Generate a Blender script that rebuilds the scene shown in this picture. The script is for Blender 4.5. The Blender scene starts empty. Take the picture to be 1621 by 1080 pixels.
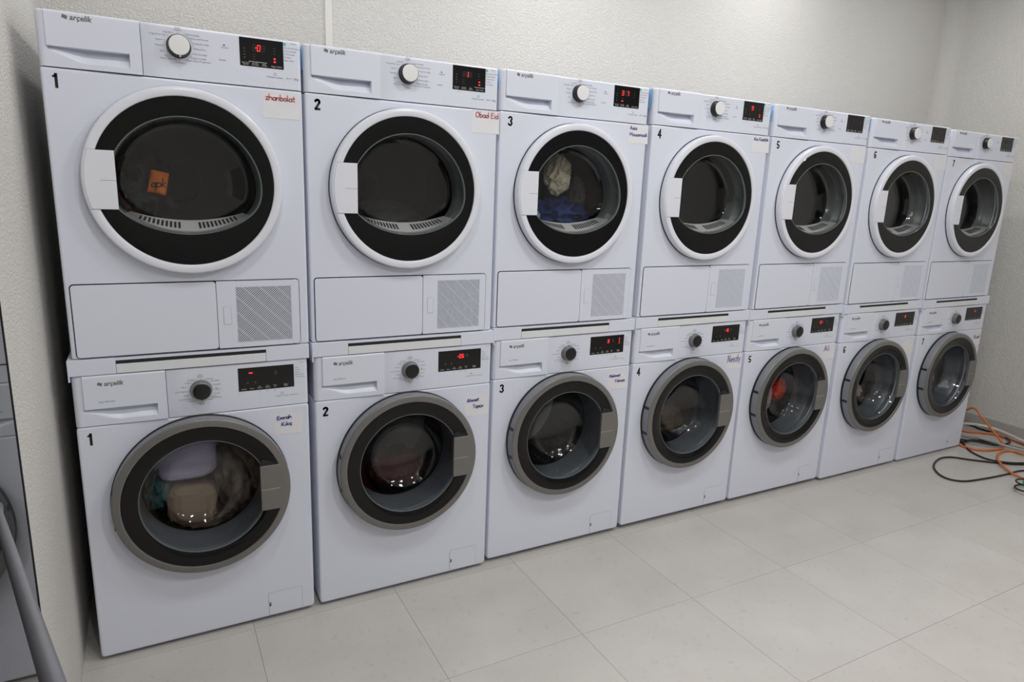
import bpy, bmesh, math, random
from mathutils import Vector, Matrix, noise

# ------------------------------------------------------------------ camera
sc = bpy.context.scene
col = sc.collection
cd = bpy.data.cameras.new('camera')
cam = bpy.data.objects.new('camera', cd)
col.objects.link(cam)
R3 = Matrix(((0.88178295, 0.0713945, -0.4662206),
             (-0.47009206, 0.21344804, -0.85641893),
             (0.03837027, 0.97434222, 0.22177683)))
cam.matrix_world = Matrix.Translation((0.20201, -2.00111, 1.36539)) @ R3.to_4x4()
cd.sensor_fit = 'HORIZONTAL'
cd.sensor_width = 36.0
cd.lens = 36.0 * 1065.3456 / 1621.0
cd.clip_start = 0.02
sc.camera = cam

# ------------------------------------------------------------------ world, exposure
wd = bpy.data.worlds.new('world')
sc.world = wd
wd.use_nodes = True
wd.node_tree.nodes['Background'].inputs[0].default_value = (0.6, 0.63, 0.68, 1)
wd.node_tree.nodes['Background'].inputs[1].default_value = 0.0
sc.view_settings.view_transform = 'Standard'
sc.view_settings.look = 'None'
sc.view_settings.gamma = 1.0
sc.view_settings.use_curve_mapping = False
sc.view_settings.exposure = 0.08
cy = sc.cycles
cy.max_bounces = 7
cy.diffuse_bounces = 4
cy.glossy_bounces = 3
cy.transparent_max_bounces = 10
cy.caustics_reflective = False
cy.caustics_refractive = False

# the room's ceiling lights: (x, y, watts); fixtures are built further down
CEIL = 2.78
LIGHTS = [(0.45, 0.32, 3.2), (1.75, 0.22, 6.0), (3.05, 0.22, 6.0), (4.15, -0.15, 3.6),
          (0.45, -1.05, 7.5), (1.75, -1.05, 12.5), (3.05, -1.05, 8.5),
          (0.45, -2.45, 9.5), (1.75, -2.45, 19), (3.05, -2.45, 6), (4.20, -2.45, 2)]
LIGHT_COL = (1.0, 0.99, 0.975)


# ------------------------------------------------------------------ materials
def new_mat(name):
    m = bpy.data.materials.new(name)
    m.use_nodes = True
    nt = m.node_tree
    b = nt.nodes['Principled BSDF']
    return m, nt, b


def simple(name, c, rough=0.5, metal=0.0, ior=1.5, spec=0.5, var=0.0, vscale=8.0, emit=None, es=0.0, coat=0.0):
    m, nt, b = new_mat(name)
    b.inputs['Roughness'].default_value = rough
    b.inputs['Metallic'].default_value = metal
    b.inputs['IOR'].default_value = ior
    b.inputs['Specular IOR Level'].default_value = spec
    if coat:
        b.inputs['Coat Weight'].default_value = coat
        b.inputs['Coat Roughness'].default_value = 0.05
    tc = nt.nodes.new('ShaderNodeTexCoord')
    n = nt.nodes.new('ShaderNodeTexNoise')
    n.inputs['Scale'].default_value = vscale
    n.inputs['Detail'].default_value = 4
    nt.links.new(tc.outputs['Object'], n.inputs['Vector'])
    r = nt.nodes.new('ShaderNodeMix')
    r.data_type = 'RGBA'
    a = [max(0, k * (1 - var)) for k in c]
    e = [min(1, k * (1 + var)) for k in c]
    r.inputs[6].default_value = (*a, 1)
    r.inputs[7].default_value = (*e, 1)
    nt.links.new(n.outputs['Fac'], r.inputs[0])
    nt.links.new(r.outputs[2], b.inputs['Base Color'])
    if emit:
        b.inputs['Emission Color'].default_value = (*emit, 1)
        b.inputs['Emission Strength'].default_value = es
    return m


def add_bump(m, scale, dist, strength=1.0, kind='NOISE', detail=3, coord='Object'):
    nt = m.node_tree
    b = nt.nodes['Principled BSDF']
    tc = nt.nodes.new('ShaderNodeTexCoord')
    if kind == 'NOISE':
        n = nt.nodes.new('ShaderNodeTexNoise')
        n.inputs['Detail'].default_value = detail
        out = n.outputs['Fac']
    else:
        n = nt.nodes.new('ShaderNodeTexVoronoi')
        out = n.outputs['Distance']
    n.inputs['Scale'].default_value = scale
    bp = nt.nodes.new('ShaderNodeBump')
    bp.inputs['Distance'].default_value = dist
    bp.inputs['Strength'].default_value = strength
    nt.links.new(tc.outputs[coord], n.inputs['Vector'])
    nt.links.new(out, bp.inputs['Height'])
    nt.links.new(bp.outputs['Normal'], b.inputs['Normal'])
    return m


def glass_mat(name, tint, refl=1.0, ior=1.5):
    """thin clear glass: tinted transparency under a Fresnel reflection"""
    m = bpy.data.materials.new(name)
    m.use_nodes = True
    nt = m.node_tree
    nt.nodes.clear()
    o = nt.nodes.new('ShaderNodeOutputMaterial')
    mx = nt.nodes.new('ShaderNodeMixShader')
    fr = nt.nodes.new('ShaderNodeFresnel')
    ge = nt.nodes.new('ShaderNodeNewGeometry')
    mi = nt.nodes.new('ShaderNodeMix')          # the same index whichever way the sheet faces
    mi.inputs[2].default_value = ior
    mi.inputs[3].default_value = 1 / ior
    nt.links.new(ge.outputs['Backfacing'], mi.inputs[0])
    nt.links.new(mi.outputs[0], fr.inputs['IOR'])
    t = nt.nodes.new('ShaderNodeBsdfTransparent')
    t.inputs[0].default_value = (*tint, 1)
    g = nt.nodes.new('ShaderNodeBsdfGlossy')
    g.inputs['Roughness'].default_value = 0.012
    g.inputs['Color'].default_value = (refl, refl, refl, 1)
    nt.links.new(fr.outputs[0], mx.inputs[0])
    nt.links.new(t.outputs[0], mx.inputs[1])
    nt.links.new(g.outputs[0], mx.inputs[2])
    nt.links.new(mx.outputs[0], o.inputs[0])
    return m


def plaster(name, c, scale=110.0):
    m = simple(name, c, 0.75, var=0.03, vscale=2.0)
    nt = m.node_tree
    b = nt.nodes['Principled BSDF']
    tc = nt.nodes.new('ShaderNodeTexCoord')
    n1 = nt.nodes.new('ShaderNodeTexNoise')
    n1.inputs['Scale'].default_value = scale
    n1.inputs['Detail'].default_value = 3
    n1.inputs['Distortion'].default_value = 0.6
    rp = nt.nodes.new('ShaderNodeValToRGB')
    rp.color_ramp.elements[0].position = 0.38
    rp.color_ramp.elements[1].position = 0.66
    bp = nt.nodes.new('ShaderNodeBump')
    bp.inputs['Distance'].default_value = 0.0020
    bp.inputs['Strength'].default_value = 0.9
    nt.links.new(tc.outputs['Object'], n1.inputs['Vector'])
    nt.links.new(n1.outputs['Fac'], rp.inputs[0])
    nt.links.new(rp.outputs[0], bp.inputs['Height'])
    nt.links.new(bp.outputs['Normal'], b.inputs['Normal'])
    return m


def tile_mat():
    m, nt, b = new_mat('vinyl_tile')
    b.inputs['Roughness'].default_value = 0.28
    tc = nt.nodes.new('ShaderNodeTexCoord')
    oi = nt.nodes.new('ShaderNodeObjectInfo')
    ad = nt.nodes.new('ShaderNodeVectorMath')
    ad.operation = 'MULTIPLY_ADD'
    ad.inputs[1].default_value = (1, 1, 1)
    cx = nt.nodes.new('ShaderNodeCombineXYZ')
    ml = nt.nodes.new('ShaderNodeMath')
    ml.operation = 'MULTIPLY'
    ml.inputs[1].default_value = 60
    nt.links.new(oi.outputs['Random'], ml.inputs[0])
    nt.links.new(ml.outputs[0], cx.inputs[0])
    nt.links.new(ml.outputs[0], cx.inputs[1])
    nt.links.new(tc.outputs['Object'], ad.inputs[0])
    nt.links.new(cx.outputs[0], ad.inputs[2])
    n1 = nt.nodes.new('ShaderNodeTexNoise')
    n1.inputs['Scale'].default_value = 3.5
    n1.inputs['Detail'].default_value = 7
    n1.inputs['Roughness'].default_value = 0.62
    n2 = nt.nodes.new('ShaderNodeTexNoise')
    n2.inputs['Scale'].default_value = 48
    n2.inputs['Detail'].default_value = 5
    n2.inputs['Distortion'].default_value = 0.8
    nt.links.new(ad.outputs[0], n1.inputs['Vector'])
    nt.links.new(ad.outputs[0], n2.inputs['Vector'])
    r1 = nt.nodes.new('ShaderNodeValToRGB')
    r1.color_ramp.elements[0].position = 0.3
    r1.color_ramp.elements[0].color = (0.50, 0.48, 0.452, 1)
    r1.color_ramp.elements[1].position = 0.72
    r1.color_ramp.elements[1].color = (0.565, 0.545, 0.518, 1)
    nt.links.new(n1.outputs['Fac'], r1.inputs[0])
    r2 = nt.nodes.new('ShaderNodeValToRGB')
    r2.color_ramp.elements[0].position = 0.25
    r2.color_ramp.elements[0].color = (0.84, 0.83, 0.82, 1)
    r2.color_ramp.elements[1].position = 0.40
    r2.color_ramp.elements[1].color = (1, 1, 1, 1)
    nt.links.new(n2.outputs['Fac'], r2.inputs[0])
    mx = nt.nodes.new('ShaderNodeMix')
    mx.data_type = 'RGBA'
    mx.blend_type = 'MULTIPLY'
    mx.inputs[0].default_value = 0.8
    nt.links.new(r1.outputs[0], mx.inputs[6])
    nt.links.new(r2.outputs[0], mx.inputs[7])
    nt.links.new(mx.outputs[2], b.inputs['Base Color'])
    bp = nt.nodes.new('ShaderNodeBump')
    bp.inputs['Distance'].default_value = 0.0004
    nt.links.new(n2.outputs['Fac'], bp.inputs['Height'])
    nt.links.new(bp.outputs['Normal'], b.inputs['Normal'])
    return m


def drum_mat():
    m = simple('drum_steel', (0.20, 0.20, 0.205), 0.32, metal=0.9, var=0.1)
    nt = m.node_tree
    b = nt.nodes['Principled BSDF']
    tc = nt.nodes.new('ShaderNodeTexCoord')
    v = nt.nodes.new('ShaderNodeTexVoronoi')
    v.inputs['Scale'].default_value = 55
    v.inputs['Randomness'].default_value = 0.0
    rp = nt.nodes.new('ShaderNodeValToRGB')
    rp.color_ramp.elements[0].position = 0.22
    rp.color_ramp.elements[1].position = 0.3
    bp = nt.nodes.new('ShaderNodeBump')
    bp.inputs['Distance'].default_value = 0.002
    nt.links.new(tc.outputs['Object'], v.inputs['Vector'])
    nt.links.new(v.outputs['Distance'], rp.inputs[0])
    nt.links.new(rp.outputs[0], bp.inputs['Height'])
    nt.links.new(bp.outputs['Normal'], b.inputs['Normal'])
    return m


def cloth_mat(name, c):
    m = simple(name, c, 0.9, var=0.12, vscale=9, spec=0.2)
    return add_bump(m, 420, 0.0006, detail=2)


M = {}
M['enamel'] = add_bump(simple('white_enamel', (0.725, 0.755, 0.86), 0.30, var=0.006, vscale=3), 260, 0.00004)
M['plastic'] = simple('white_plastic', (0.725, 0.755, 0.855), 0.34, var=0.006)
M['door_white'] = simple('white_door_plastic', (0.76, 0.78, 0.85), 0.22, var=0.005)
M['shelf'] = simple('ivory_shelf_front', (0.74, 0.755, 0.79), 0.45, var=0.02)
M['gap'] = simple('dark_seam', (0.015, 0.015, 0.018), 0.8)
M['seam'] = simple('grey_seam', (0.22, 0.22, 0.24), 0.8)
M['ring_grey'] = simple('titanium_grey_plastic', (0.185, 0.18, 0.172), 0.36, metal=0.3, var=0.03, vscale=40)
M['ring_side'] = simple('blue_grey_plastic', (0.24, 0.25, 0.275), 0.35, metal=0.2, var=0.02)
M['black_gloss'] = simple('black_gloss', (0.005, 0.005, 0.0055), 0.05, ior=1.45, spec=0.33, var=0.1)
M['black'] = simple('black_plastic', (0.008, 0.008, 0.009), 0.35, var=0.1)
M['screen'] = simple('display_glass', (0.006, 0.006, 0.007), 0.10, ior=1.45, var=0.1)
M['knob_white'] = simple('knob_cap_white', (0.82, 0.82, 0.83), 0.3, var=0.01)
M['knob_grey'] = simple('knob_skirt_grey', (0.22, 0.22, 0.225), 0.28, metal=0.5, var=0.03)
M['bowl_d'] = glass_mat('dryer_bowl_glass', (0.93, 0.94, 0.94), 0.75)
M['bowl_w'] = glass_mat('washer_bowl_glass', (0.92, 0.935, 0.95), 0.75)
M['rim'] = simple('glass_edge', (0.13, 0.155, 0.16), 0.10, var=0.1, vscale=30)
M['gasket'] = simple('rubber_gasket', (0.115, 0.121, 0.131), 0.30, var=0.08)
M['drum'] = drum_mat()
M['drum_dark'] = simple('dryer_drum', (0.022, 0.023, 0.024), 0.38, metal=0.3, var=0.15)
M['collar'] = simple('port_collar_grey', (0.17, 0.178, 0.183), 0.35, var=0.05)
M['filter'] = simple('lint_filter_grey', (0.36, 0.37, 0.37), 0.5, var=0.05)
M['print'] = simple('grey_print', (0.16, 0.16, 0.17), 0.6)
M['print_dark'] = simple('dark_print', (0.05, 0.05, 0.052), 0.6)
M['print_white'] = simple('white_print', (0.55, 0.55, 0.55), 0.6)
M['print_dim'] = simple('dim_print', (0.06, 0.06, 0.06), 0.6)
M['number'] = simple('black_vinyl', (0.006, 0.006, 0.007), 0.45)
M['green'] = simple('green_sticker', (0.06, 0.50, 0.36), 0.5, var=0.04)
M['film'] = simple('blue_film', (0.33, 0.60, 0.88), 0.35, var=0.15, vscale=40)
M['led'] = simple('led_red', (0.5, 0.01, 0.01), 0.5, emit=(1.0, 0.03, 0.035), es=1.6)
M['led_dim'] = simple('led_segment_off', (0.035, 0.018, 0.012), 0.5)
M['paper'] = simple('paper', (0.775, 0.765, 0.805), 0.85, var=0.02, vscale=20)
M['ink_red'] = simple('red_ink', (0.62, 0.03, 0.03), 0.7)
M['ink_blue'] = simple('blue_ink', (0.035, 0.045, 0.36), 0.7)
M['wall'] = plaster('wall_plaster', (0.70, 0.69, 0.66), 130)
M['wall_l'] = plaster('wall_plaster_grey', (0.67, 0.655, 0.62), 150)
M['wall_front'] = simple('grey_paint', (0.40, 0.39, 0.375), 0.8, var=0.03, vscale=1.5)
M['trim'] = simple('wall_trim', (0.74, 0.73, 0.69), 0.5, var=0.02)
M['ceiling'] = simple('ceiling_paint', (0.72, 0.71, 0.69), 0.8, var=0.02)
M['tile'] = tile_mat()
M['subfloor'] = simple('tile_joint', (0.20, 0.165, 0.14), 0.9, var=0.2, vscale=6)
M['base'] = simple('skirting_tile', (0.44, 0.42, 0.39), 0.4, var=0.05)
M['dark_glass'] = simple('dark_glass', (0.02, 0.021, 0.022), 0.03, ior=1.55)
M['steel'] = simple('brushed_steel', (0.30, 0.305, 0.33), 0.36, metal=0.7, var=0.06, vscale=30)
M['cable_black'] = simple('black_cable', (0.012, 0.012, 0.012), 0.45)
M['cable_orange'] = simple('orange_cable', (0.62, 0.17, 0.035), 0.5, var=0.05)
M['cable_white'] = simple('white_cable', (0.62, 0.60, 0.56), 0.5, var=0.05)
M['cable_grey'] = simple('grey_cable', (0.40, 0.385, 0.36), 0.5, var=0.05)
M['foot'] = simple('black_rubber', (0.02, 0.02, 0.02), 0.8)
M['lamp'] = simple('lamp_diffuser', (0.9, 0.9, 0.9), 0.5, emit=LIGHT_COL, es=1.0)


# ------------------------------------------------------------------ helpers
def tag(o, label=None, cat=None, group=None, kind=None):
    if label: o['label'] = label
    if cat: o['category'] = cat
    if group: o['group'] = group
    if kind: o['kind'] = kind
    return o


def empty(name, loc=(0, 0, 0)):
    o = bpy.data.objects.new(name, None)
    o.empty_display_size = 0.05
    o.location = loc
    col.objects.link(o)
    return o


def obj(name, geo, mat, parent=None, smooth=True, angle=32):
    v, f = geo
    me = bpy.data.meshes.new(name)
    me.from_pydata([tuple(p) for p in v], [], f)
    bm = bmesh.new()
    bm.from_mesh(me)
    bmesh.ops.remove_doubles(bm, verts=bm.verts, dist=1e-6)
    bmesh.ops.recalc_face_normals(bm, faces=bm.faces)
    bm.to_mesh(me)
    bm.free()
    me.materials.append(M[mat] if isinstance(mat, str) else mat)
    if smooth:
        me.shade_smooth()
        me.set_sharp_from_angle(angle=math.radians(angle))
    o = bpy.data.objects.new(name, me)
    col.objects.link(o)
    if parent: o.parent = parent
    if name in ('printed_text', 'icons', 'unlit_icons', 'unlit_segments', 'grille', 'filter_slots'):
        o['kind'] = 'stuff'      # too fine to pick apart
    return o


def join(*gs):
    V, F = [], []
    for v, f in gs:
        n = len(V)
        V += list(v)
        F += [tuple(i + n for i in q) for q in f]
    return V, F


def box(x0, x1, y0, y1, z0, z1):
    v = [(x0, y0, z0), (x1, y0, z0), (x1, y1, z0), (x0, y1, z0), (x0, y0, z1), (x1, y0, z1), (x1, y1, z1), (x0, y1, z1)]
    f = [(0, 3, 2, 1), (4, 5, 6, 7), (0, 1, 5, 4), (1, 2, 6, 5), (2, 3, 7, 6), (3, 0, 4, 7)]
    return v, f


def loft(loops, cap0=False, cap1=False, closed=True):
    V, F = [], []
    n = len(loops[0])
    for l in loops: V += list(l)
    for k in range(len(loops) - 1):
        for i in range(n if closed else n - 1):
            j = (i + 1) % n
            F.append((k * n + i, k * n + j, (k + 1) * n + j, (k + 1) * n + i))
    if cap0: F.append(tuple(range(n))[::-1])
    if cap1: F.append(tuple(range((len(loops) - 1) * n, len(loops) * n)))
    return V, F


def lathe(prof, cx, cz, n=96, cap1=False):
    """axis along y through (cx, cz); prof = [(radius, y)]"""
    loops = []
    for r, y in prof:
        loops.append([(cx + r * math.cos(2 * math.pi * i / n), y, cz + r * math.sin(2 * math.pi * i / n)) for i in range(n)])
    return loft(loops, False, cap1)


def rrect(x0, x1, z0, z1, r, n=5):
    p = []
    for (cx, cz, a0) in ((x1 - r, z1 - r, 0), (x0 + r, z1 - r, 90), (x0 + r, z0 + r, 180), (x1 - r, z0 + r, 270)):
        for k in range(n + 1):
            a = math.radians(a0 + 90 * k / n)
            p.append((cx + r * math.cos(a), cz + r * math.sin(a)))
    return p


def plate(x0, x1, z0, z1, yf, yb, r=0.006, e=0.0015):
    """rounded plate with a softened front edge; front at yf (towards the viewer), back at yb"""
    L = []
    for ins, y in ((e * 1.5 + 0.0006, yf), (e, yf), (e * 0.3, yf + e * 0.3), (0, yf + e), (0, yb)):
        q = rrect(x0 + ins, x1 - ins, z0 + ins, z1 - ins, max(r - ins, 0.0004))
        L.append([(a, y, b) for a, b in q])
    return loft(L, True, True)


def ray_poly(cx, cz, poly, ang):
    dx, dz = math.cos(ang), math.sin(ang)
    best = None
    n = len(poly)
    for i in range(n):
        ax, az = poly[i]
        bx, bz = poly[(i + 1) % n]
        ex, ez = bx - ax, bz - az
        den = dx * ez - dz * ex
        if abs(den) < 1e-12: continue
        t = ((ax - cx) * ez - (az - cz) * ex) / den
        s = ((ax - cx) * dz - (az - cz) * dx) / den
        if t > 0 and -1e-9 <= s <= 1 + 1e-9:
            if best is None or t < best: best = t
    return cx + dx * best, cz + dz * best


def holed_shell(x0, x1, z0, z1, depth, cx, cz, rh, rc=0.008, e=0.006, hole_back=0.05):
    """appliance body: rounded front with a round port, walls running back, closed at the back"""
    rect = rrect(x0, x1, z0, z1, rc)
    angs = [2 * math.pi * i / 96 for i in range(96)]
    for (a, b) in rect: angs.append(math.atan2(b - cz, a - cx) % (2 * math.pi))
    angs = sorted(set(round(a, 6) for a in angs))
    L = [[(cx + r * math.cos(a), y, cz + r * math.sin(a)) for a in angs] for r, y in
         ((rh - 0.006, hole_back), (rh - 0.004, 0.006), (rh, 0.0))]
    for ins, y in ((e + 0.0012, 0.0), (e, 0.0), (e * 0.55, e * 0.12), (e * 0.2, e * 0.4), (0.0, e), (0.0, depth)):
        q = rrect(x0 + ins, x1 - ins, z0 + ins, z1 - ins, max(rc - ins, 0.001))
        l = []
        for a in angs:
            px, pz = ray_poly(cx, cz, q, a)
            l.append((px, y, pz))
        L.append(l)
    return loft(L, False, True)


def hfield(xs, zs, fy, back):
    """front relief surface y = fy(x, z) with side skirts going back"""
    V, F = [], []
    nx, nz = len(xs), len(zs)
    for z in zs:
        for x in xs: V.append((x, fy(x, z), z))
    for j in range(nz - 1):
        for i in range(nx - 1):
            F.append((j * nx + i, j * nx + i + 1, (j + 1) * nx + i + 1, (j + 1) * nx + i))
    ring = [(i, 0) for i in range(nx)] + [(nx - 1, j) for j in range(1, nz)] + [(i, nz - 1) for i in range(nx - 2, -1, -1)] + [(0, j) for j in range(nz - 2, 0, -1)]
    b = len(V)
    for i, j in ring: V.append((xs[i], back, zs[j]))
    n = len(ring)
    for k in range(n):
        i, j = ring[k]
        i2, j2 = ring[(k + 1) % n]
        F.append((j2 * nx + i2, j * nx + i, b + k, b + (k + 1) % n))
    return V, F


def lines(a, b, step, extra):
    n = int(round((b - a) / step))
    s = [a + (b - a) * i / n for i in range(n + 1)] + [e for e in extra if a < e < b]
    s.sort()
    o = [s[0]]
    for q in s[1:]:
        if q - o[-1] > 2e-4: o.append(q)
    o[-1] = b
    return o


def sstep(a, b, x):
    t = min(1, max(0, (x - a) / (b - a)))
    return t * t * (3 - 2 * t)


def copy_tree(o, parent=None):
    c = o.copy()
    col.objects.link(c)
    c.parent = parent
    for ch in list(o.children):
        copy_tree(ch, c)
    return c


def tube(pts, r, n=8, cyc=False, sub=8):
    """smooth tube through points (Catmull-Rom)"""
    P = [Vector(p) for p in pts]
    Q = []
    m = len(P)
    for i in range(m - 1):
        p0, p1, p2, p3 = P[max(i - 1, 0)], P[i], P[i + 1], P[min(i + 2, m - 1)]
        for k in range(sub):
            t = k / sub
            Q.append(0.5 * ((2 * p1) + (-p0 + p2) * t + (2 * p0 - 5 * p1 + 4 * p2 - p3) * t * t + (-p0 + 3 * p1 - 3 * p2 + p3) * t ** 3))
    Q.append(P[-1])
    L = []
    up = Vector((0, 0, 1))
    for i, q in enumerate(Q):
        d = (Q[min(i + 1, len(Q) - 1)] - Q[max(i - 1, 0)]).normalized()
        u = d.cross(up)
        if u.length < 1e-4: u = d.cross(Vector((1, 0, 0)))
        u.normalize()
        w = u.cross(d)
        L.append([q + r * (math.cos(2 * math.pi * k / n) * u + math.sin(2 * math.pi * k / n) * w) for k in range(n)])
    return loft(L, True, True)


# lettering -----------------------------------------------------------------
_fc = {}


def text_geo(s, size, x, z, y, align='LEFT', bold=0.0, sx=1.0, shear=0.0):
    key = (s, align, bold)
    if key not in _fc:
        cu = bpy.data.curves.new('t', 'FONT')
        cu.body = s
        cu.size = 1.0
        cu.align_x = align
        cu.offset = bold
        cu.resolution_u = 2
        o = bpy.data.objects.new('t', cu)
        col.objects.link(o)
        dg = bpy.context.evaluated_depsgraph_get()
        ev = o.evaluated_get(dg)
        me = ev.to_mesh()
        _fc[key] = ([tuple(v.co) for v in me.vertices], [tuple(p.vertices) for p in me.polygons])
        ev.to_mesh_clear()
        bpy.data.objects.remove(o)
        bpy.data.curves.remove(cu)
    v, f = _fc[key]
    return [(x + (a + shear * b) * size * sx, y, z + b * size) for a, b, _ in v], list(f)


SEG = {'0': 'abcdef', '1': 'bc', '2': 'abged', '3': 'abgcd', '4': 'fgbc', '5': 'afgcd', '6': 'afgedc', '7': 'abc', '8': 'abcdefg', '9': 'abcdfg', '-': 'g'}


def digit_geo(ch, x, z, y, w=0.0085, h=0.0165, t=0.0021):
    """seven segment digit, lower left corner at x, z"""
    h2 = h / 2
    R = {'a': (0, h - t, w, h), 'g': (0, h2 - t / 2, w, h2 + t / 2), 'd': (0, 0, w, t),
         'f': (0, h2, t, h), 'e': (0, 0, t, h2), 'b': (w - t, h2, w, h), 'c': (w - t, 0, w, h2)}
    V, F = [], []
    for s in SEG[ch]:
        a, b, c, d = R[s]
        i = len(V)
        g = 0.00018
        for (p, q) in ((a + g, b + g), (c - g, b + g), (c - g, d - g), (a + g, d - g)):
            V.append((x + p + 0.08 * q, y, z + q))
        F.append((i, i + 1, i + 2, i + 3))
    return V, F


def quad(x0, x1, z0, z1, y):
    return [(x0, y, z0), (x1, y, z0), (x1, y, z1), (x0, y, z1)], [(0, 1, 2, 3)]


def disc(cx, cz, r, y, n=10):
    return [(cx + r * math.cos(2 * math.pi * i / n), y, cz + r * math.sin(2 * math.pi * i / n)) for i in range(n)], [tuple(range(n))]


def numeral_geo(ch, xc, zc, h, y):
    """heavy grotesque numeral centred at xc, zc"""
    w = 0.56 * h
    t = (0.175 if ch in '3456' else 0.205) * h
    a, b = w / 2 - t / 2, h / 2 - t / 2
    st = {'1': [[(0.02 * h, b + t / 2 * 0.9), (0.02 * h, -b - t / 2 * 0.9)], [(0.02 * h, b - 0.01 * h), (-a * 0.95, b - 0.10 * h)]],
          '2': [arc(0, b - a, a, 170, -20, 10) + [(-a, -b), (a * 1.1, -b)]],
          '3': [arc(0, b - a * 0.95, a * 0.95, 165, -75, 10), arc(0, -b + a, a, 75, -165, 10)],
          '4': [[(a * 0.45, -b - t / 2 * 0.9), (a * 0.45, b + t / 2 * 0.6), (-a * 1.1, -b * 0.42), (a * 1.25, -b * 0.42)]],
          '5': [[(a, b), (-a * 0.8, b), (-a * 0.95, b * 0.12)] + arc(-a * 0.05, -b + a * 1.05, a * 1.05, 115, -140, 12)],
          '6': [arc(0, -b + a, a, 0, 360, 16), arc(0, b - a, a, 25, 180, 8) + [(-a, -b + a)]],
          '7': [[(-a * 1.1, b), (a, b), (a * 0.2, 0), (-a * 0.35, -b - t / 2 * 0.9)]]}[ch]
    G = []
    for p in st:
        G.append(stroke([(xc + u, zc + v) for u, v in p], t * (0.8 if (ch == '1' and p is st[1]) else 1), y))
        for u, v in p[1:-1]: G.append(disc(xc + u, zc + v, t / 2, y, 12))
    return join(*G)


def stroke(pts, w, y):
    """flat pen stroke in the x-z plane"""
    V, F = [], []
    for (ax, az), (bx, bz) in zip(pts[:-1], pts[1:]):
        d = Vector((bx - ax, bz - az))
        if d.length < 1e-7: continue
        d.normalize()
        nx, nz = -d.y * w / 2, d.x * w / 2
        ex, ez = d.x * w * 0.3, d.y * w * 0.3
        i = len(V)
        V += [(ax + nx - ex, y, az + nz - ez), (ax - nx - ex, y, az - nz - ez), (bx - nx + ex, y, bz - nz + ez), (bx + nx + ex, y, bz + nz + ez)]
        F.append((i, i + 1, i + 2, i + 3))
    return V, F


def arc(cx, cy, r, a0, a1, n=8, ry=None):
    ry = ry or r
    return [(cx + r * math.cos(math.radians(a0 + (a1 - a0) * k / n)), cy + ry * math.sin(math.radians(a0 + (a1 - a0) * k / n))) for k in range(n + 1)]


GL = {
    'z': (0.45, [[(0, .5), (.36, .5), (.02, 0), (.4, .02)]]),
    'h': (0.48, [[(.03, 1), (0, 0)], [(0, .3), (.12, .48), (.28, .5), (.36, .36), (.38, 0)]]),
    'a': (0.52, [arc(.2, .24, .2, 60, 400, 10, .25), [(.4, .5), (.38, .1), (.46, 0)]]),
    'm': (0.66, [[(0, .5), (0, 0)], [(0, .3), (.12, .5), (.24, .42), (.26, 0)], [(.26, .3), (.4, .5), (.52, .42), (.54, 0)]]),
    'n': (0.46, [[(0, .5), (0, 0)], [(0, .3), (.16, .5), (.32, .4), (.34, 0)]]),
    'b': (0.48, [[(.02, 1), (0, 0)], arc(.18, .24, .19, 150, -150, 9, .25)]),
    'o': (0.48, [arc(.2, .25, .2, 90, 450, 10, .25)]),
    'l': (0.2, [[(.04, 1), (.02, .1), (.1, 0)]]),
    'r': (0.38, [[(0, .5), (0, 0)], [(0, .3), (.14, .48), (.3, .48)]]),
    't': (0.36, [[(.14, .85), (.12, .05), (.26, 0)], [(-.02, .52), (.3, .54)]]),
    'd': (0.5, [arc(.2, .24, .2, 40, 380, 10, .25), [(.42, 1), (.4, 0)]]),
    'i': (0.2, [[(.04, .5), (.04, 0)], [(.04, .72), (.06, .78)]]),
    'e': (0.46, [[(.02, .26), (.36, .28)] + arc(.19, .25, .18, 10, 310, 9, .25)]),
    's': (0.42, [[(.32, .46), (.1, .5), (.04, .36), (.28, .2), (.26, .02), (0, .04)]]),
    'u': (0.46, [[(0, .5), (.04, .08), (.2, 0), (.32, .14), (.34, .5), (.36, 0)]]),
    'k': (0.44, [[(.02, 1), (0, 0)], [(.32, .5), (.02, .22), (.36, 0)]]),
    'p': (0.48, [[(0, .5), (-.02, -.35)], arc(.18, .25, .19, 150, -150, 9, .25)]),
    'c': (0.42, [arc(.2, .25, .2, 60, 300, 8, .25)]),
    'q': (0.42, [arc(.2, .25, .2, 60, 300, 8, .25), [(.2, 0), (.24, -.12), (.12, -.2)]]),
    'y': (0.46, [[(0, .5), (.18, .05)], [(.36, .5), (.1, -.35)]]),
    'j': (0.2, [[(.04, .5), (.04, 0)]]),
    'A': (0.62, [[(0, 0), (.24, .95), (.48, 0)], [(.08, .34), (.42, .34)]]),
    'E': (0.56, [[(.42, .92), (.04, .9), (0, .02), (.42, 0)], [(.02, .48), (.34, .5)]]),
    'K': (0.56, [[(.04, .95), (0, 0)], [(.42, .95), (.04, .42), (.44, 0)]]),
    'M': (0.74, [[(0, 0), (.06, .95), (.3, .3), (.54, .95), (.6, 0)]]),
    'N': (0.62, [[(0, 0), (.04, .95), (.42, .05), (.46, 1.0)]]),
    'O': (0.68, [arc(.28, .45, .27, 70, 430, 12, .46)]),
    'T': (0.56, [[(0, .9), (.48, .95)], [(.24, .92), (.2, 0)]]),
    'Y': (0.56, [[(0, .95), (.2, .48)], [(.42, .95), (.2, .48), (.18, 0)]]),
    ' ': (0.35, []),
}


def hand(s, x, z, h, w, y, slope=0.0, sx=1.0):
    V = []
    cx = x
    for ch in s:
        adv, sts = GL[ch]
        for st in sts:
            pts = [(cx + a * h * sx, z + b * h + slope * (cx + a * h * sx - x)) for a, b in st]
            V.append(stroke(pts, w, y))
        cx += adv * h * sx
    return join(*V), cx


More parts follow.
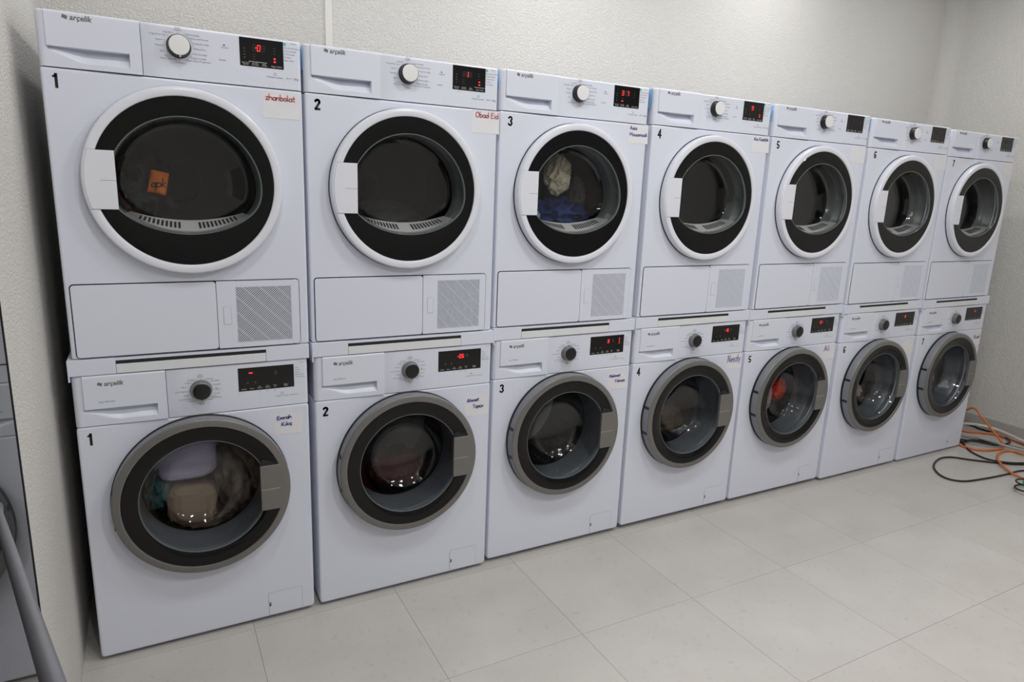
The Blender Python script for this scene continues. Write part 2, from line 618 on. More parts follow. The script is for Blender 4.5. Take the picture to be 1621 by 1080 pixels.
# ------------------------------------------------------------------ the room
XL, XR, YB, YF = -0.046, 4.75, 0.745, -3.70
tag(obj('wall_back', box(XL - 0.2, 0.858, YB, YB + 0.15, -0.02, CEIL), 'wall_l'), 'greyer plaster panel of the back wall, left of the cover strip', 'wall', kind='structure')
tag(obj('wall_back', box(0.858, XR + 0.2, YB, YB + 0.15, -0.02, CEIL), 'wall'), 'off-white textured plaster wall behind the stacked machines', 'wall', kind='structure')
tag(obj('wall_left', box(XL - 0.2, XL, -0.49, YB, -0.02, CEIL), 'wall_l'), 'grey-white plaster wall left of the first washer', 'wall', kind='structure')
tag(obj('wall_left', box(XL - 0.2, XL - 0.014, YF, -0.49, -0.02, CEIL), 'wall_l'), 'plaster wall behind the dark glass panel', 'wall', kind='structure')
tag(obj('wall_right', box(XR, XR + 0.15, YF, YB, -0.02, CEIL), 'wall'), 'plain plaster end wall beyond the seventh machine', 'wall', kind='structure')
tag(obj('wall_front', box(XL - 0.2, XR + 0.2, YF - 0.15, YF, -0.02, CEIL), 'wall_front'), 'plain grey wall opposite the machines', 'wall', kind='structure')
tag(obj('ceiling', box(XL - 0.2, XR + 0.2, YF - 0.15, YB + 0.15, CEIL, CEIL + 0.1), 'ceiling'), 'flat white ceiling of the laundry room', 'ceiling', kind='structure')
tag(obj('trim_1', plate(0.845, 0.872, 0.0, CEIL, YB - 0.006, YB + 0.002, 0.002, 0.002), 'trim'), 'narrow vertical cover strip on the back wall', 'trim', kind='structure')
# corner moulding, quarter round
q = [(XR - 0.085 + 0.0 * k, YB) for k in range(1)]
cl = [(XR - 0.09, YB)] + [(XR - 0.09 + 0.09 * math.sin(math.radians(a)) * 0.98, YB - 0.09 + 0.09 * math.cos(math.radians(a)) * 0.98) for a in range(0, 91, 10)] + [(XR, YB - 0.09), (XR, YB)]
tag(obj('trim_2', loft([[(a, b, 0.0) for a, b in cl], [(a, b, CEIL) for a, b in cl]], True, True), 'wall'), 'rounded plaster fillet in the far corner', 'trim', kind='structure')
tag(obj('baseboard_right', plate(0, 1, 0, 1, 0, 1), 'base'), 'grey tile skirting along the end wall', 'baseboard', kind='structure')
bb = bpy.data.objects['baseboard_right']
v, f = box(XR - 0.012, XR, YF, YB - 0.09, 0.0, 0.078)
bb.data.clear_geometry()
bb.data.from_pydata(v, [], f)

floor = tag(obj('floor', box(XL - 0.2, XR + 0.1, YF - 0.1, YB + 0.1, -0.06, -0.0016), 'subfloor'), 'pale stone-look vinyl tile floor', 'floor', kind='structure')
T = 0.4575
g = 0.0005
tv, tf = box(g, T - g, g, T - g, -0.0016, 0.0)
tile0 = None
for i in range(-2, 11):
    for j in range(-9, 2):
        x, y = 0.408 + i * T, -0.026 - (j) * -T - T
        xa, xb, ya, yb = max(x, XL), min(x + T, XR), max(y, YF), min(y + T, YB)
        if xb - xa < 0.02 or yb - ya < 0.02: continue
        full = (xa == x and xb == x + T and ya == y and yb == y + T)
        if full and tile0:
            o = tile0.copy()
            col.objects.link(o)
        else:
            o = obj('tile', box(xa - x + g, xb - x - g, ya - y + g, yb - y - g, -0.0016, 0.0), 'tile', floor, smooth=False)
            if full: tile0 = o
        o.location = (x, y, 0)

# glossy glass panel on the left wall, in front of the first washer
gp = empty('glass_panel', (XL, -0.49, 0))
tag(gp, 'dark glossy glass panel on the left wall mirroring the first machines', 'glass panel')
obj('pane', box(-0.010, 0.0, -1.30, -0.004, 0.03, 2.05), 'dark_glass', gp)
obj('edge_seal', box(-0.012, 0.0015, -0.004, 0.0, 0.03, 2.05), 'gap', gp)
obj('edge_seal', join(box(-0.012, 0.0015, -1.304, 0.0, 2.05, 2.056), box(-0.012, 0.0015, -1.304, 0.0, 0.024, 0.03)), 'gap', gp)

# bent metal rail running from the floor to the glass panel, close to the viewer
pole = empty('metal_rail', (0.178, -1.790, 0.0))
tag(pole, 'thin silver metal rail slanting across the dark glass panel in the foreground', 'rail')
A, B = Vector((0.178, -1.766, 1.098)), Vector((-0.0375, -0.775, 0.8405))
o_ = Vector((0.178, -1.790, 0.0))
obj('tube', tube([Vector((0, 0, 0.004)), Vector((0, 0, 0.5)), Vector((0, 0, 1.02)), Vector((0, 0.006, 1.075)), A + (B - A) * 0.04 - o_, A + (B - A) * 0.12 - o_, A + (B - A) * 0.5 - o_, B - o_], 0.0070, 20, sub=6), 'steel', pole)
obj('foot_plate', lathe([(0.0005, 0.0), (0.030, 0.0), (0.030, -0.003), (0.010, -0.006), (0.0075, -0.010)], 0, 0, 32), 'steel', pole).rotation_euler = (math.radians(-90), 0, 0)
obj('wall_flange', tube([B - o_ + Vector((-0.0080, 0.002, 0)), B - o_ + Vector((0.001, -0.002, 0))], 0.015, 20, sub=2), 'steel', pole)

# ------------------------------------------------------------------ ceiling lights
for i, (x, y, p) in enumerate(LIGHTS):
    row = 'nearest the back wall' if y > -0.5 else 'in the middle row' if y > -2 else 'in the row nearest the front wall'
    c_ = 'first' if x < 1 else 'second' if x < 2 else 'third' if x < 4 else 'fourth'
    e = empty('ceiling_light', (x, y, CEIL))
    tag(e, 'twin recessed ceiling spotlight ' + row + ', ' + c_ + ' from the left', 'ceiling light', 'recessed ceiling lights')
    n = 32
    for dy in (-0.085, 0.085):                 # twin spots in one fixture
        ring = [[(r * math.cos(2 * math.pi * k / n), dy + r * math.sin(2 * math.pi * k / n), z) for k in range(n)] for r, z in ((0.075, -0.001), (0.073, -0.006), (0.058, -0.008), (0.055, -0.002))]
        obj('bezel', loft(ring), 'trim', e)
        obj('diffuser', ([(0.056 * math.cos(2 * math.pi * k / n), dy + 0.056 * math.sin(2 * math.pi * k / n), -0.0025) for k in range(n)], [tuple(range(n))]), 'lamp', e)
        ld = bpy.data.lights.new('lamp_light', 'AREA')
        ld.shape = 'DISK'
        ld.size = 0.11
        ld.energy = p / 2
        ld.color = LIGHT_COL
        lo = bpy.data.objects.new('lamp_light', ld)
        lo.location = (0, dy, -0.009)
        lo.parent = e
        col.objects.link(lo)

# ------------------------------------------------------------------ machine positions
MX = [i * 0.612 + d for i, d in enumerate([0.000, 0.004, 0.004, 0.004, 0.001, -0.002, 0.006])]
MY = [0.000, 0.000, 0.010, 0.010, 0.008, -0.002, -0.003]
MZ = [0.000, 0.000, 0.004, 0.007, 0.006, 0.001, -0.004]
DX = [0.007, -0.004, -0.006, -0.001, 0.004, 0.001, -0.002]
DY = [0.000, 0.004, 0.003, -0.001, -0.004, -0.001, 0.005]
WID = 0.597
DEP = 0.58


def fascia_drawer(x1, z0, z1, px0, pz0, pk0, pk1, pkz, back, proud=0.0045):
    """drawer front: raised label plate with a scooped finger pocket under it"""
    ex = [px0 - 0.0014, px0, px0 + 0.0006, pk1 - 0.0005, pk1 + 0.0005, x1 - 0.0012]
    ez = [pz0 - 0.0006, pz0 + 0.0006, pkz, z1 - 0.006, z1 - 0.0045, z1 - 0.003, z1 - 0.0015, z1 - 0.0006]
    xs = lines(0, x1, 0.0042, ex + [0.0006, 0.0015, 0.003])
    zs = lines(z0, z1, 0.0036, ez)

    def fy(x, z):
        y = 0.0
        rl = 0.014
        if x < rl: y += rl * (1 - math.sqrt(max(0, 1 - ((rl - x) / rl) ** 2)))
        rt = 0.006
        if z > z1 - rt: y += rt * (1 - math.sqrt(max(0, 1 - ((z - z1 + rt) / rt) ** 2)))
        if x > px0 - 0.0007 and z > pz0: y -= proud
        else:
            y -= proud * sstep(px0, pk1 - 0.01, x)
        if pk0 < x < pk1 and z <= pz0:
            rmp = sstep(pk0, pk0 + 0.09, x)
            zb = pz0 - (pz0 - pkz) * (0.25 + 0.75 * rmp)
            if z > zb:
                y += 0.026 * (0.35 + 0.65 * rmp) * ((z - zb) / (pz0 - zb)) ** 0.8
        return y
    return hfield(xs, zs, fy, back)


def panel_block(x0, x1, z0, z1, back, rr=0.010, rt=0.006):
    xs = lines(x0, x1, 0.05, [x1 - rr - 0.0012, x1 - rr, x1 - rr * 0.75, x1 - rr * 0.5, x1 - rr * 0.25, x1 - rr * 0.08, x0 + 0.001])
    zs = lines(z0, z1, 0.05, [z1 - rt - 0.0012, z1 - rt, z1 - rt * 0.7, z1 - rt * 0.4, z1 - rt * 0.15, z0 + 0.001])

    def fy(x, z):
        y = 0.0
        if x > x1 - rr: y += rr * (1 - math.sqrt(max(0, 1 - ((x - x1 + rr) / rr) ** 2)))
        if z > z1 - rt: y += rt * (1 - math.sqrt(max(0, 1 - ((z - z1 + rt) / rt) ** 2)))
        if x == x0: y += 0.0008
        return y
    return hfield(xs, zs, fy, back)


def logo_geo(x, z, y, w=0.058):
    """tilted square mark and the lower-case word beside it"""
    s = w / 0.058
    mk = []
    c = (x + 0.0068 * s, z + 0.0048 * s)
    P = [(-0.0062, -0.0012), (0.0042, -0.0052), (0.0064, 0.0028), (-0.0040, 0.0062)]
    mk.append(([(c[0] + a * s, y, c[1] + b * s) for a, b in P], [(0, 1, 2, 3)]))
    t = text_geo('arçelik', 0.0172 * s, x + 0.0165 * s, z, y, 'LEFT', 0.026, 0.95, 0.20)
    return join(t, *mk)


def dial_print(cx, cz, y, items, r, size, tick):
    G = []
    for ang, txt, al in items:
        a = math.radians(ang)
        tx, tz = cx + r * math.sin(a), cz + r * math.cos(a)
        G.append(disc(tx, tz, tick, y))
        if not txt: continue
        ls = txt.split('|')
        k = 0.0032
        for n_, l in enumerate(ls):
            off = (len(ls) - 1) / 2 - n_
            if al == 'C':
                zz = tz + (0.0035 + (len(ls) - 1 - n_) * size * 0.95 if math.cos(a) > 0 else -0.0065 - n_ * size * 0.95)
                G.append(text_geo(l, size, tx, zz, y, 'CENTER'))
            elif al == 'L':
                G.append(text_geo(l, size, tx + k, tz - size * 0.33 + off * size * 0.9, y, 'LEFT'))
            else:
                G.append(text_geo(l, size, tx - k, tz - size * 0.33 + off * size * 0.9, y, 'RIGHT'))
    return join(*G)


# ------------------------------------------------------------------ dryer prototype
D_C = (0.297, 1.346)


def d_outline(ang, s=1.0):
    c, sn = math.cos(ang), math.sin(ang)

    def rc(h, R):      # distance from the door centre to a circle centred (0, h)
        b = -sn * h
        return -b + math.sqrt(max(0, b * b - (h * h - R * R)))
    r1 = rc(-0.018, 0.181)
    r2 = rc(0.131, 0.263)
    k = 14
    return s * (r1 ** -k + r2 ** -k) ** (-1 / k)


def d_loop(s, y, n=96, dz=0.0):
    return [(D_C[0] + d_outline(2 * math.pi * i / n, s) * math.cos(2 * math.pi * i / n), y,
             D_C[1] + dz + d_outline(2 * math.pi * i / n, s) * math.sin(2 * math.pi * i / n)) for i in range(n)]


def c_loop(c, r, y, n=96):
    return [(c[0] + r * math.cos(2 * math.pi * i / n), y, c[1] + r * math.sin(2 * math.pi * i / n)) for i in range(n)]


def handle_geo(c, side, x_in, half, R, yf, yb):
    """plate bounded by the door's outer circle on one side and a straight edge x_in on the other"""
    P = []
    a0 = math.asin(half / R)
    for k in range(13):
        a = -a0 + 2 * a0 * k / 12
        P.append((c[0] + side * R * math.cos(a), c[1] + R * math.sin(a)))
    P += [(x_in, c[1] + half), (x_in, c[1] - half)]
    cx = sum(p[0] for p in P) / len(P)
    cz = c[1]
    L = []
    for ins, y in ((0.0024, yf), (0.0012, yf), (0.0004, yf + 0.0005), (0.0, yf + 0.0014), (0.0, yb)):
        l = []
        for px, pz in P:
            dx, dz = cx - px, cz - pz
            l.append((px + (ins if dx > 0 else -ins), y, pz + (ins if dz > 0 else -ins if dz < 0 else 0)))
        L.append(l)
    return loft(L, True, True)


def grille_geo(x0, x1, z0, z1, yf, yb, pitch, bar, cross):
    """diagonal bars clipped to a rectangle, plus thinner cross bars"""
    def clip(poly):
        for ax, lim, sg in ((0, x0, 1), (0, x1, -1), (1, z0, 1), (1, z1, -1)):
            out = []
            for i in range(len(poly)):
                p, q2 = poly[i], poly[(i + 1) % len(poly)]
                ip, iq = sg * (p[ax] - lim) >= 0, sg * (q2[ax] - lim) >= 0
                if ip: out.append(p)
                if ip != iq:
                    t = (lim - p[ax]) / (q2[ax] - p[ax])
                    out.append((p[0] + t * (q2[0] - p[0]), p[1] + t * (q2[1] - p[1])))
            poly = out
            if not poly: break
        return poly
    G = []
    W, H = x1 - x0, z1 - z0

    def bars(dirz, pt, wd_, yo):
        u = -H
        while u < W + H:
            a = (x0 + u, z0 if dirz > 0 else z1)
            L = W + H
            b = (a[0] + L, a[1] + dirz * L)
            hw = wd_ / 2 * 1.414
            P = clip([(a[0] - hw, a[1]), (a[0] + hw, a[1]), (b[0] + hw, b[1]), (b[0] - hw, b[1])])
            if len(P) >= 3:
                G.append(loft([[(p, yf + yo, q_) for p, q_ in P], [(p, yb, q_) for p, q_ in P]], True, True))
            u += pt
    bars(1, pitch, bar, 0)
    bars(-1, cross, 0.0016, 0.0)
    return join(*G)


def make_dryer():
    r = empty('tumble_dryer')
    top = 1.7276
    zb = 0.8905
    body = join(holed_shell(0, WID, zb, 1.6010, DEP, D_C[0], D_C[1], 0.205, 0.006, 0.006),
                box(0.002, WID - 0.002, 0.0225, DEP, 1.6025, top - 0.001))
    obj('body', body, 'enamel', r)
    dr = obj('water_drawer', fascia_drawer(0.2135, 1.6026, top, 0.019, 1.6478, 0.020, 0.187, 1.6145, 0.0225), 'plastic', r, angle=40)
    obj('logo', logo_geo(0.053, 1.7095, -0.00485), 'print', dr)
    cp = obj('control_panel', panel_block(0.2148, WID, 1.6026, top, 0.0225), 'plastic', r, angle=40)
    y = -0.0003
    it = [(0, 'Açma|Kapama', 'C'), (-24, 'Hızlı 30', 'R'), (-46, 'Yorgan/Kuş Tüyü', 'R'), (-70, 'Hijyen+', 'R'), (-93, 'Gömlek', 'R'), (-116, 'Spor', 'R'), (-139, 'Kot', 'R'), (-160, 'Hassas Narin', 'R'),
          (180, 'Tazeleme', 'C'), (157, 'Süper Zaman Programları', 'L'), (136, 'Dolap Kuruluğu', 'L'), (115, 'Ütü Kuruluğu', 'L'), (93, 'Ekstra Kuru', 'L'), (71, 'Dolap Kuruluğu', 'L'), (49, 'Ekonomik Kuruluk', 'L'), (26, 'Ütü Kuruluğu', 'L')]
    kc = (0.298, 1.680)
    G = [dial_print(kc[0], kc[1], y, it, 0.0335, 0.0054, 0.0009)]
    G.append(text_geo('Pamuklu', 0.0052, kc[0] + 0.099, kc[1] + 0.0085, y))
    G.append(text_geo('Sentetik', 0.0052, kc[0] + 0.092, kc[1] - 0.022, y))
    G.append(disc(kc[0] + 0.106, kc[1] + 0.016, 0.0024, y))
    for a0, a1 in ((27, 92), (116, 135)):
        pts = [(kc[0] + 0.0335 * math.sin(math.radians(a)), kc[1] + 0.0335 * math.cos(math.radians(a))) for a in range(a0, a1 + 1, 4)]
        G.append(stroke(pts, 0.0006, y))
    for n_, l in enumerate(('İlave Kırışık Önleme', 'Dolap Kuruluğu', 'Ütü Kuruluğu', 'Kurutma', 'Başla / Bekle')):
        G.append(text_geo(l, 0.0049, 0.5525, 1.7065 - n_ * 0.0079, y))
    G.append(text_geo('8120 KT', 0.0040, 0.571, 1.7185, y))
    G.append(text_geo('ProSmart inverter', 0.0058, 0.5055, 1.6285, y, bold=0.006))
    G.append(stroke(arc(0.528, 1.638, 0.0035, 0, 360), 0.0008, y))
    G.append(text_geo('A++ | 8kg', 0.0078, 0.557, 1.6283, y))
    G.append(text_geo('— ○ —', 0.004, 0.456, 1.6455, y))
    obj('printed_text', join(*G), 'print', cp, smooth=False)
    obj('green_sticker', plate(0.5518, 0.5585, 1.7135, 1.7205, -0.0006, 0.0005, 0.0006, 0.0002), 'green', cp)
    # knob
    kn = obj('knob', lathe([(0.0285, 0.001), (0.0285, -0.002), (0.0268, -0.004), (0.0262, -0.019), (0.0252, -0.0215), (0.0240, -0.0222)], kc[0], kc[1], 48), 'black', r)
    obj('knob_cap', lathe([(0.0240, -0.0212), (0.0238, -0.0230), (0.0228, -0.0240), (0.012, -0.0243), (0.0, -0.0243)], kc[0], kc[1], 48), 'knob_white', kn)
    # display
    di = obj('display', plate(0.441, 0.551, 1.652, 1.722, -0.0009, 0.0005, 0.0012, 0.0004), 'screen', r)
    y = -0.0012
    G = []
    for x, l in ((0.4545, ('Sesli Uyarı', 'Zamanı')), (0.4785, ('Kuruluk', 'Derecesi')), (0.5015, ('Bitiş', 'Zamanı'))):
        for n_, s in enumerate(l): G.append(text_geo(s, 0.0046, x, 1.6588 - n_ * 0.0038, y, 'CENTER'))
    G.append(text_geo('Başla / Bekle', 0.0052, 0.5325, 1.6555, y, 'CENTER'))
    obj('printed_text', join(*G), 'print_white', di, smooth=False)
    G = [quad(0.473, 0.480, 1.682 - k * 0.0058, 1.6828 - k * 0.0058, y) for k in range(3)]
    G += [quad(0.4505, 0.455, 1.694 - k * 0.0075, 1.6965 - k * 0.0075, y) for k in range(4)]
    G += [quad(0.5255, 0.530, 1.702 - k * 0.007, 1.7035 - k * 0.007, y) for k in range(3)]
    obj('unlit_icons', join(*G), 'print_dim', di, smooth=False)
    obj('unlit_segments', join(*[digit_geo('8', 0.4725 + k * 0.0112, 1.6905, y, 0.0085, 0.0160, 0.0019) for k in range(3)]), 'led_dim', di, smooth=False)
    # door
    cx, cz = D_C
    do = obj('door', lathe([(0.2335, 0.001), (0.2365, -0.006), (0.2365, -0.020), (0.2352, -0.0255), (0.2325, -0.0290), (0.228, -0.0302), (0.2160, -0.0302), (0.2135, -0.0288), (0.2125, -0.0262)], cx, cz, 128), 'door_white', r)
    obj('door_gap', lathe([(0.2345, 0.0005), (0.2380, -0.0010), (0.2380, -0.0028), (0.2345, -0.0034)], cx, cz, 96), 'gap', do)
    obj('black_glass_ring', loft([c_loop(D_C, 0.2128, -0.0262), c_loop(D_C, 0.2110, -0.0275), d_loop(1.035, -0.0275), d_loop(1.012, -0.0268)]), 'black_gloss', do)
    obj('bowl_rim', loft([d_loop(1.013, -0.0262), d_loop(1.010, -0.0282), d_loop(0.999, -0.0284), d_loop(0.990, -0.0262), d_loop(0.985, -0.020)]), 'rim', do)
    obj('glass_bowl', loft([d_loop(0.985, -0.026), d_loop(0.965, -0.012), d_loop(0.945, 0.012), d_loop(0.925, 0.036, dz=0.004), d_loop(0.90, 0.050, dz=0.006), d_loop(0.85, 0.058, dz=0.006), d_loop(0.5, 0.063, dz=0.004), d_loop(0.02, 0.064, dz=0.003)], False, True), 'bowl_d', do)
    obj('bowl_inner_skin', loft([d_loop(0.982, -0.0235), d_loop(0.955, -0.010), d_loop(0.930, 0.012), d_loop(0.905, 0.032, dz=0.004), d_loop(0.875, 0.043, dz=0.006), d_loop(0.82, 0.050, dz=0.006), d_loop(0.5, 0.054, dz=0.004), d_loop(0.02, 0.055, dz=0.003)], False, True), 'bowl_d', do)
    ha = obj('handle', handle_geo(D_C, -1, 0.1365, 0.0712, 0.2290, -0.0318, -0.022), 'door_white', do)
    obj('handle_groove', quad(0.102, 0.1362, cz - 0.0012, cz - 0.0002, -0.03195), 'seam', ha)
    obj('handle_seam', join(*[quad(cx - math.sqrt(0.2285 ** 2 - 0.0714 ** 2) - 0.004, cx - 0.2, cz + q_ * 0.0716 - 0.0003, cz + q_ * 0.0716 + 0.0003, -0.0304) for q_ in (-1, 1)]), 'seam', ha)
    # inside
    obj('drum', lathe([(0.196, 0.056), (0.215, 0.066), (0.255, 0.075), (0.255, 0.50), (0.20, 0.515), (0.07, 0.520), (0.066, 0.512), (0.0, 0.512)], cx, cz, 72), 'drum_dark', r)
    obj('port_collar', loft([c_loop(D_C, 0.2015, 0.004), c_loop(D_C, 0.199, 0.014), d_loop(1.02, 0.030), d_loop(0.985, 0.056), d_loop(1.0, 0.074)]), 'collar', r)
    # lint filter with slots
    def lint(u, t):
        x = cx + (0.150 - 0.012 * t) * u
        z = cz + (-0.129 + 0.046 * u * u) * (1 - t) + (-0.100 + 0.022 * u * u) * t
        return x, -0.012 + 0.060 * t, z
    L = []
    for k in range(33):
        u = -1 + 2 * k / 32
        p = [lint(u, t) for t in (0, 0.2, 0.4, 0.6, 0.8, 1.0)]
        L.append([(p[0][0], p[0][1], p[0][2] - 0.010)] + p + [(p[-1][0], p[-1][1] + 0.004, p[-1][2] - 0.016)])
    lf = obj('lint_filter', loft(L, True, True), 'filter', r)
    G = []
    for k in range(24):
        u = -0.80 + 1.60 * k / 23
        if abs(u) < 0.14: continue
        P = [lint(u - 0.018, 0.30), lint(u + 0.018, 0.30), lint(u + 0.020, 0.80), lint(u - 0.020, 0.80)]
        G.append(([(a_, b_ - 0.0006, c_ + 0.0009) for a_, b_, c_ in P], [(0, 1, 2, 3)]))
    obj('filter_slots', join(*G), 'gap', lf)
    # service panel below the door
    sp = obj('service_panel', plate(0.0105, 0.5735, 0.8925, 1.0862, -0.0005, 0.004, 0.010, 0.0003), 'gap', r)  # black sheet under the covers; shadow of the gaps is put into its colour
    obj('cover', plate(0.0130, 0.3495, 0.8942, 1.0830, -0.0032, 0.0, 0.008, 0.0012), 'plastic', sp)
    G = [plate(0.3508, 0.4005, 0.8942, 1.0838, -0.0032, 0.0, 0.002, 0.0008), plate(0.5485, 0.5715, 0.8942, 1.0838, -0.0032, 0.0, 0.008, 0.0010),
         box(0.398, 0.5515, -0.0031, 0.0, 1.0660, 1.0836), box(0.398, 0.5515, -0.0031, 0.0, 0.8944, 0.9085)]
    vc = obj('vent_cover', join(*G), 'plastic', sp)
    obj('grille', grille_geo(0.4005, 0.5485, 0.9085, 1.0660, -0.0030, -0.0006, 0.0066, 0.0024, 0.0440), 'plastic', sp)
    lt = obj('latch_seam', plate(0.3655, 0.3865, 0.962, 1.0125, -0.0035, -0.001, 0.003, 0.0002), 'seam', sp)
    obj('latch', plate(0.3661, 0.3859, 0.9626, 1.0119, -0.0040, -0.001, 0.0026, 0.0006), 'plastic', lt)
    return r


# ------------------------------------------------------------------ washer prototype
W_C = (0.2955, 0.471)


def make_washer():
    r = empty('washing_machine')
    top = 0.8450
    body = join(holed_shell(0, WID, 0.012, 0.7055, DEP, W_C[0], W_C[1], 0.205, 0.010, 0.006),
                box(0.002, WID - 0.002, 0.0225, DEP, 0.7070, top - 0.001))
    obj('body', body, 'enamel', r)
    dr = obj('detergent_drawer', fascia_drawer(0.2175, 0.7072, top, 0.0245, 0.7540, 0.022, 0.193, 0.7215, 0.0225), 'plastic', r, angle=40)
    obj('logo', logo_geo(0.056, 0.8160, -0.00485), 'print', dr)
    obj('printed_text', text_geo('9kg | 1000 devir', 0.0058, 0.057, 0.7705, -0.00485), 'print', dr, smooth=False)
    cp = obj('control_panel', panel_block(0.2188, WID, 0.7072, top, 0.0225), 'plastic', r, angle=40)
    y = -0.0003
    kc = (0.304, 0.779)
    it = [(0, 'Açma|Kapama', 'C'), (22, 'Pamuklu', 'L'), (45, 'Eko 40-60', 'L'), (69, 'Sentetik', 'L'), (92, 'Mini|Mini 14', 'L'), (115, 'Karma', 'L'), (136, 'Narin|Elde yıkama', 'L'), (157, 'Yünlü', 'L'),
          (180, 'Sıkma+|Pompa', 'C'), (-157, 'Durulama', 'R'), (-136, 'Koyu Renkliler', 'R'), (-114, 'Perde', 'R'), (-92, 'Leke Programı', 'R'), (-70, 'Hijyen+', 'R'), (-47, 'Yorgan', 'R'), (-24, 'Gömlek', 'R')]
    G = [dial_print(kc[0], kc[1], y, it, 0.0330, 0.0052, 0.0009)]
    for n_, l in enumerate(('Hazır', 'Yıkama', 'Durula', 'Bekle / Sıkma', 'Kırışık Önleme')):
        G.append(text_geo(l, 0.0046, 0.560, 0.8185 - n_ * 0.0072, y))
    G.append(text_geo('9103 DS', 0.0040, 0.573, 0.8345, y))
    G.append(text_geo('ProSmart inverter', 0.0050, 0.503, 0.7360, y))
    G.append(stroke(arc(0.521, 0.7455, 0.0032, 0, 360), 0.0010, y))
    G.append(text_geo('SteamCure', 0.0046, 0.544, 0.7360, y))
    for x in (0.459, 0.481, 0.502): G.append(text_geo('3sn', 0.0042, x, 0.7545, y, 'CENTER'))
    obj('printed_text', join(*G), 'print', cp, smooth=False)
    kn = obj('knob', lathe([(0.0290, 0.001), (0.0290, -0.002), (0.0276, -0.0035), (0.0262, -0.016), (0.0250, -0.0195), (0.0228, -0.0205)], kc[0], kc[1], 48), 'knob_grey', r)
    obj('knob_cap', lathe([(0.0230, -0.0195), (0.0228, -0.0215), (0.0212, -0.0225), (0.010, -0.0228), (0.0, -0.0228)], kc[0], kc[1], 48), 'black', kn)
    obj('pointer', plate(kc[0] - 0.0016, kc[0] + 0.0016, kc[1] - 0.0262, kc[1] - 0.021, -0.0215, -0.012, 0.0006, 0.0003), 'black', kn)
    di = obj('display', plate(0.402, 0.5565, 0.762, 0.831, -0.0009, 0.0005, 0.0012, 0.0004), 'screen', r)
    y = -0.0012
    G = []
    for x, l in ((0.416, ('Sıcaklık',)), (0.438, ('Sıkma',)), (0.459, ('Ön', 'Yıkama')), (0.481, ('Hızlı', 'Yıkama')), (0.502, ('İlave', 'Su')), (0.533, ('Başla /', 'Bekle'))):
        for n_, s in enumerate(l): G.append(text_geo(s, 0.0050, x, 0.7665 + (len(l) - 1 - n_) * 0.0043, y, 'CENTER'))
    obj('printed_text', join(*G), 'print_white', di, smooth=False)
    G = [stroke(arc(0.505, 0.8125, 0.0026, 0, 360), 0.0008, y), stroke(arc(0.427, 0.786, 0.0024, 0, 360, 4), 0.0009, y), stroke(arc(0.448, 0.7865, 0.0024, 0, 360), 0.0009, y), quad(0.500, 0.510, 0.8068, 0.8076, y)]
    obj('icons', join(*G), 'print', di, smooth=False)
    # door
    cx, cz = W_C
    do = obj('door', lathe([(0.2332, -0.0395), (0.2326, -0.0412), (0.2312, -0.0425), (0.2295, -0.0432), (0.2280, -0.0436), (0.2150, -0.0462), (0.2140, -0.0462), (0.2122, -0.0452), (0.2110, -0.0425)], cx, cz, 128), 'ring_grey', r)
    obj('door_side', lathe([(0.2300, -0.0065), (0.2335, -0.0085), (0.2340, -0.0110), (0.2340, -0.0350), (0.2332, -0.0397)], cx, cz, 128), 'ring_side', do)
    obj('door_base', lathe([(0.2320, 0.0005), (0.2362, -0.0010), (0.2362, -0.0065), (0.2300, -0.0085)], cx, cz, 96), 'black', do)
    obj('black_ring', lathe([(0.2112, -0.0425), (0.2100, -0.0440), (0.1760, -0.0415), (0.1700, -0.0385), (0.1690, -0.034)], cx, cz, 128), 'black_gloss', do)
    obj('bowl_rim', lathe([(0.1702, -0.0375), (0.1694, -0.0395), (0.1678, -0.0392), (0.1662, -0.034), (0.1652, -0.026)], cx, cz, 96), 'rim', do)
    obj('glass_bowl', lathe([(0.1665, -0.0385), (0.1620, -0.026), (0.1570, -0.008), (0.1515, 0.014), (0.1450, 0.036), (0.1360, 0.056), (0.1240, 0.072), (0.1080, 0.084), (0.086, 0.093), (0.060, 0.099), (0.03, 0.102), (0.001, 0.103)], cx, cz, 96, True), 'bowl_w', do)
    obj('bowl_inner_skin', lathe([(0.1655, -0.0340), (0.1590, -0.020), (0.1515, -0.002), (0.1430, 0.018), (0.1330, 0.037), (0.1210, 0.053), (0.1060, 0.066), (0.088, 0.076), (0.065, 0.083), (0.04, 0.0865), (0.018, 0.088), (0.001, 0.0885)], cx, cz, 96, True), 'bowl_w', do)
    ha = obj('handle', handle_geo(W_C, 1, 0.4435, 0.0705, 0.2200, -0.0482, -0.038), 'ring_grey', do)
    obj('handle_groove', quad(0.4440, 0.4980, cz - 0.0050, cz - 0.0038, -0.04835), 'print_white', ha)
    obj('handle_seam', join(*[([(cx + 0.198, -0.0483, cz + q_ * 0.0712), (cx + 0.212, -0.0468, cz + q_ * 0.0712), (cx + 0.2175, -0.0458, cz + q_ * 0.0712), (cx + 0.2175, -0.0458, cz + q_ * 0.0720), (cx + 0.212, -0.0468, cz + q_ * 0.0720), (cx + 0.198, -0.0483, cz + q_ * 0.0720)], [(0, 1, 4, 5), (1, 2, 3, 4)]) for q_ in (-1, 1)]), 'seam', ha)
    P = [(0.4440, cz + 0.0700), (0.4990, cz + 0.0700), (0.4560, cz + 0.0905), (0.4490, cz + 0.0880)]
    obj('finger_pocket', loft([[(a_, -0.0446, b_) for a_, b_ in P], [(a_, -0.040, b_) for a_, b_ in P]], True, True), 'gap', do)
    for s in (-1, 1):
        a = math.radians(180 + s * 13)
        px, pz = cx + 0.2325 * math.cos(a), cz + 0.2325 * math.sin(a)
        obj('hinge_notch', box(px - 0.0030, px + 0.010, -0.036, -0.009, pz - 0.0055, pz + 0.0055), 'black', do)
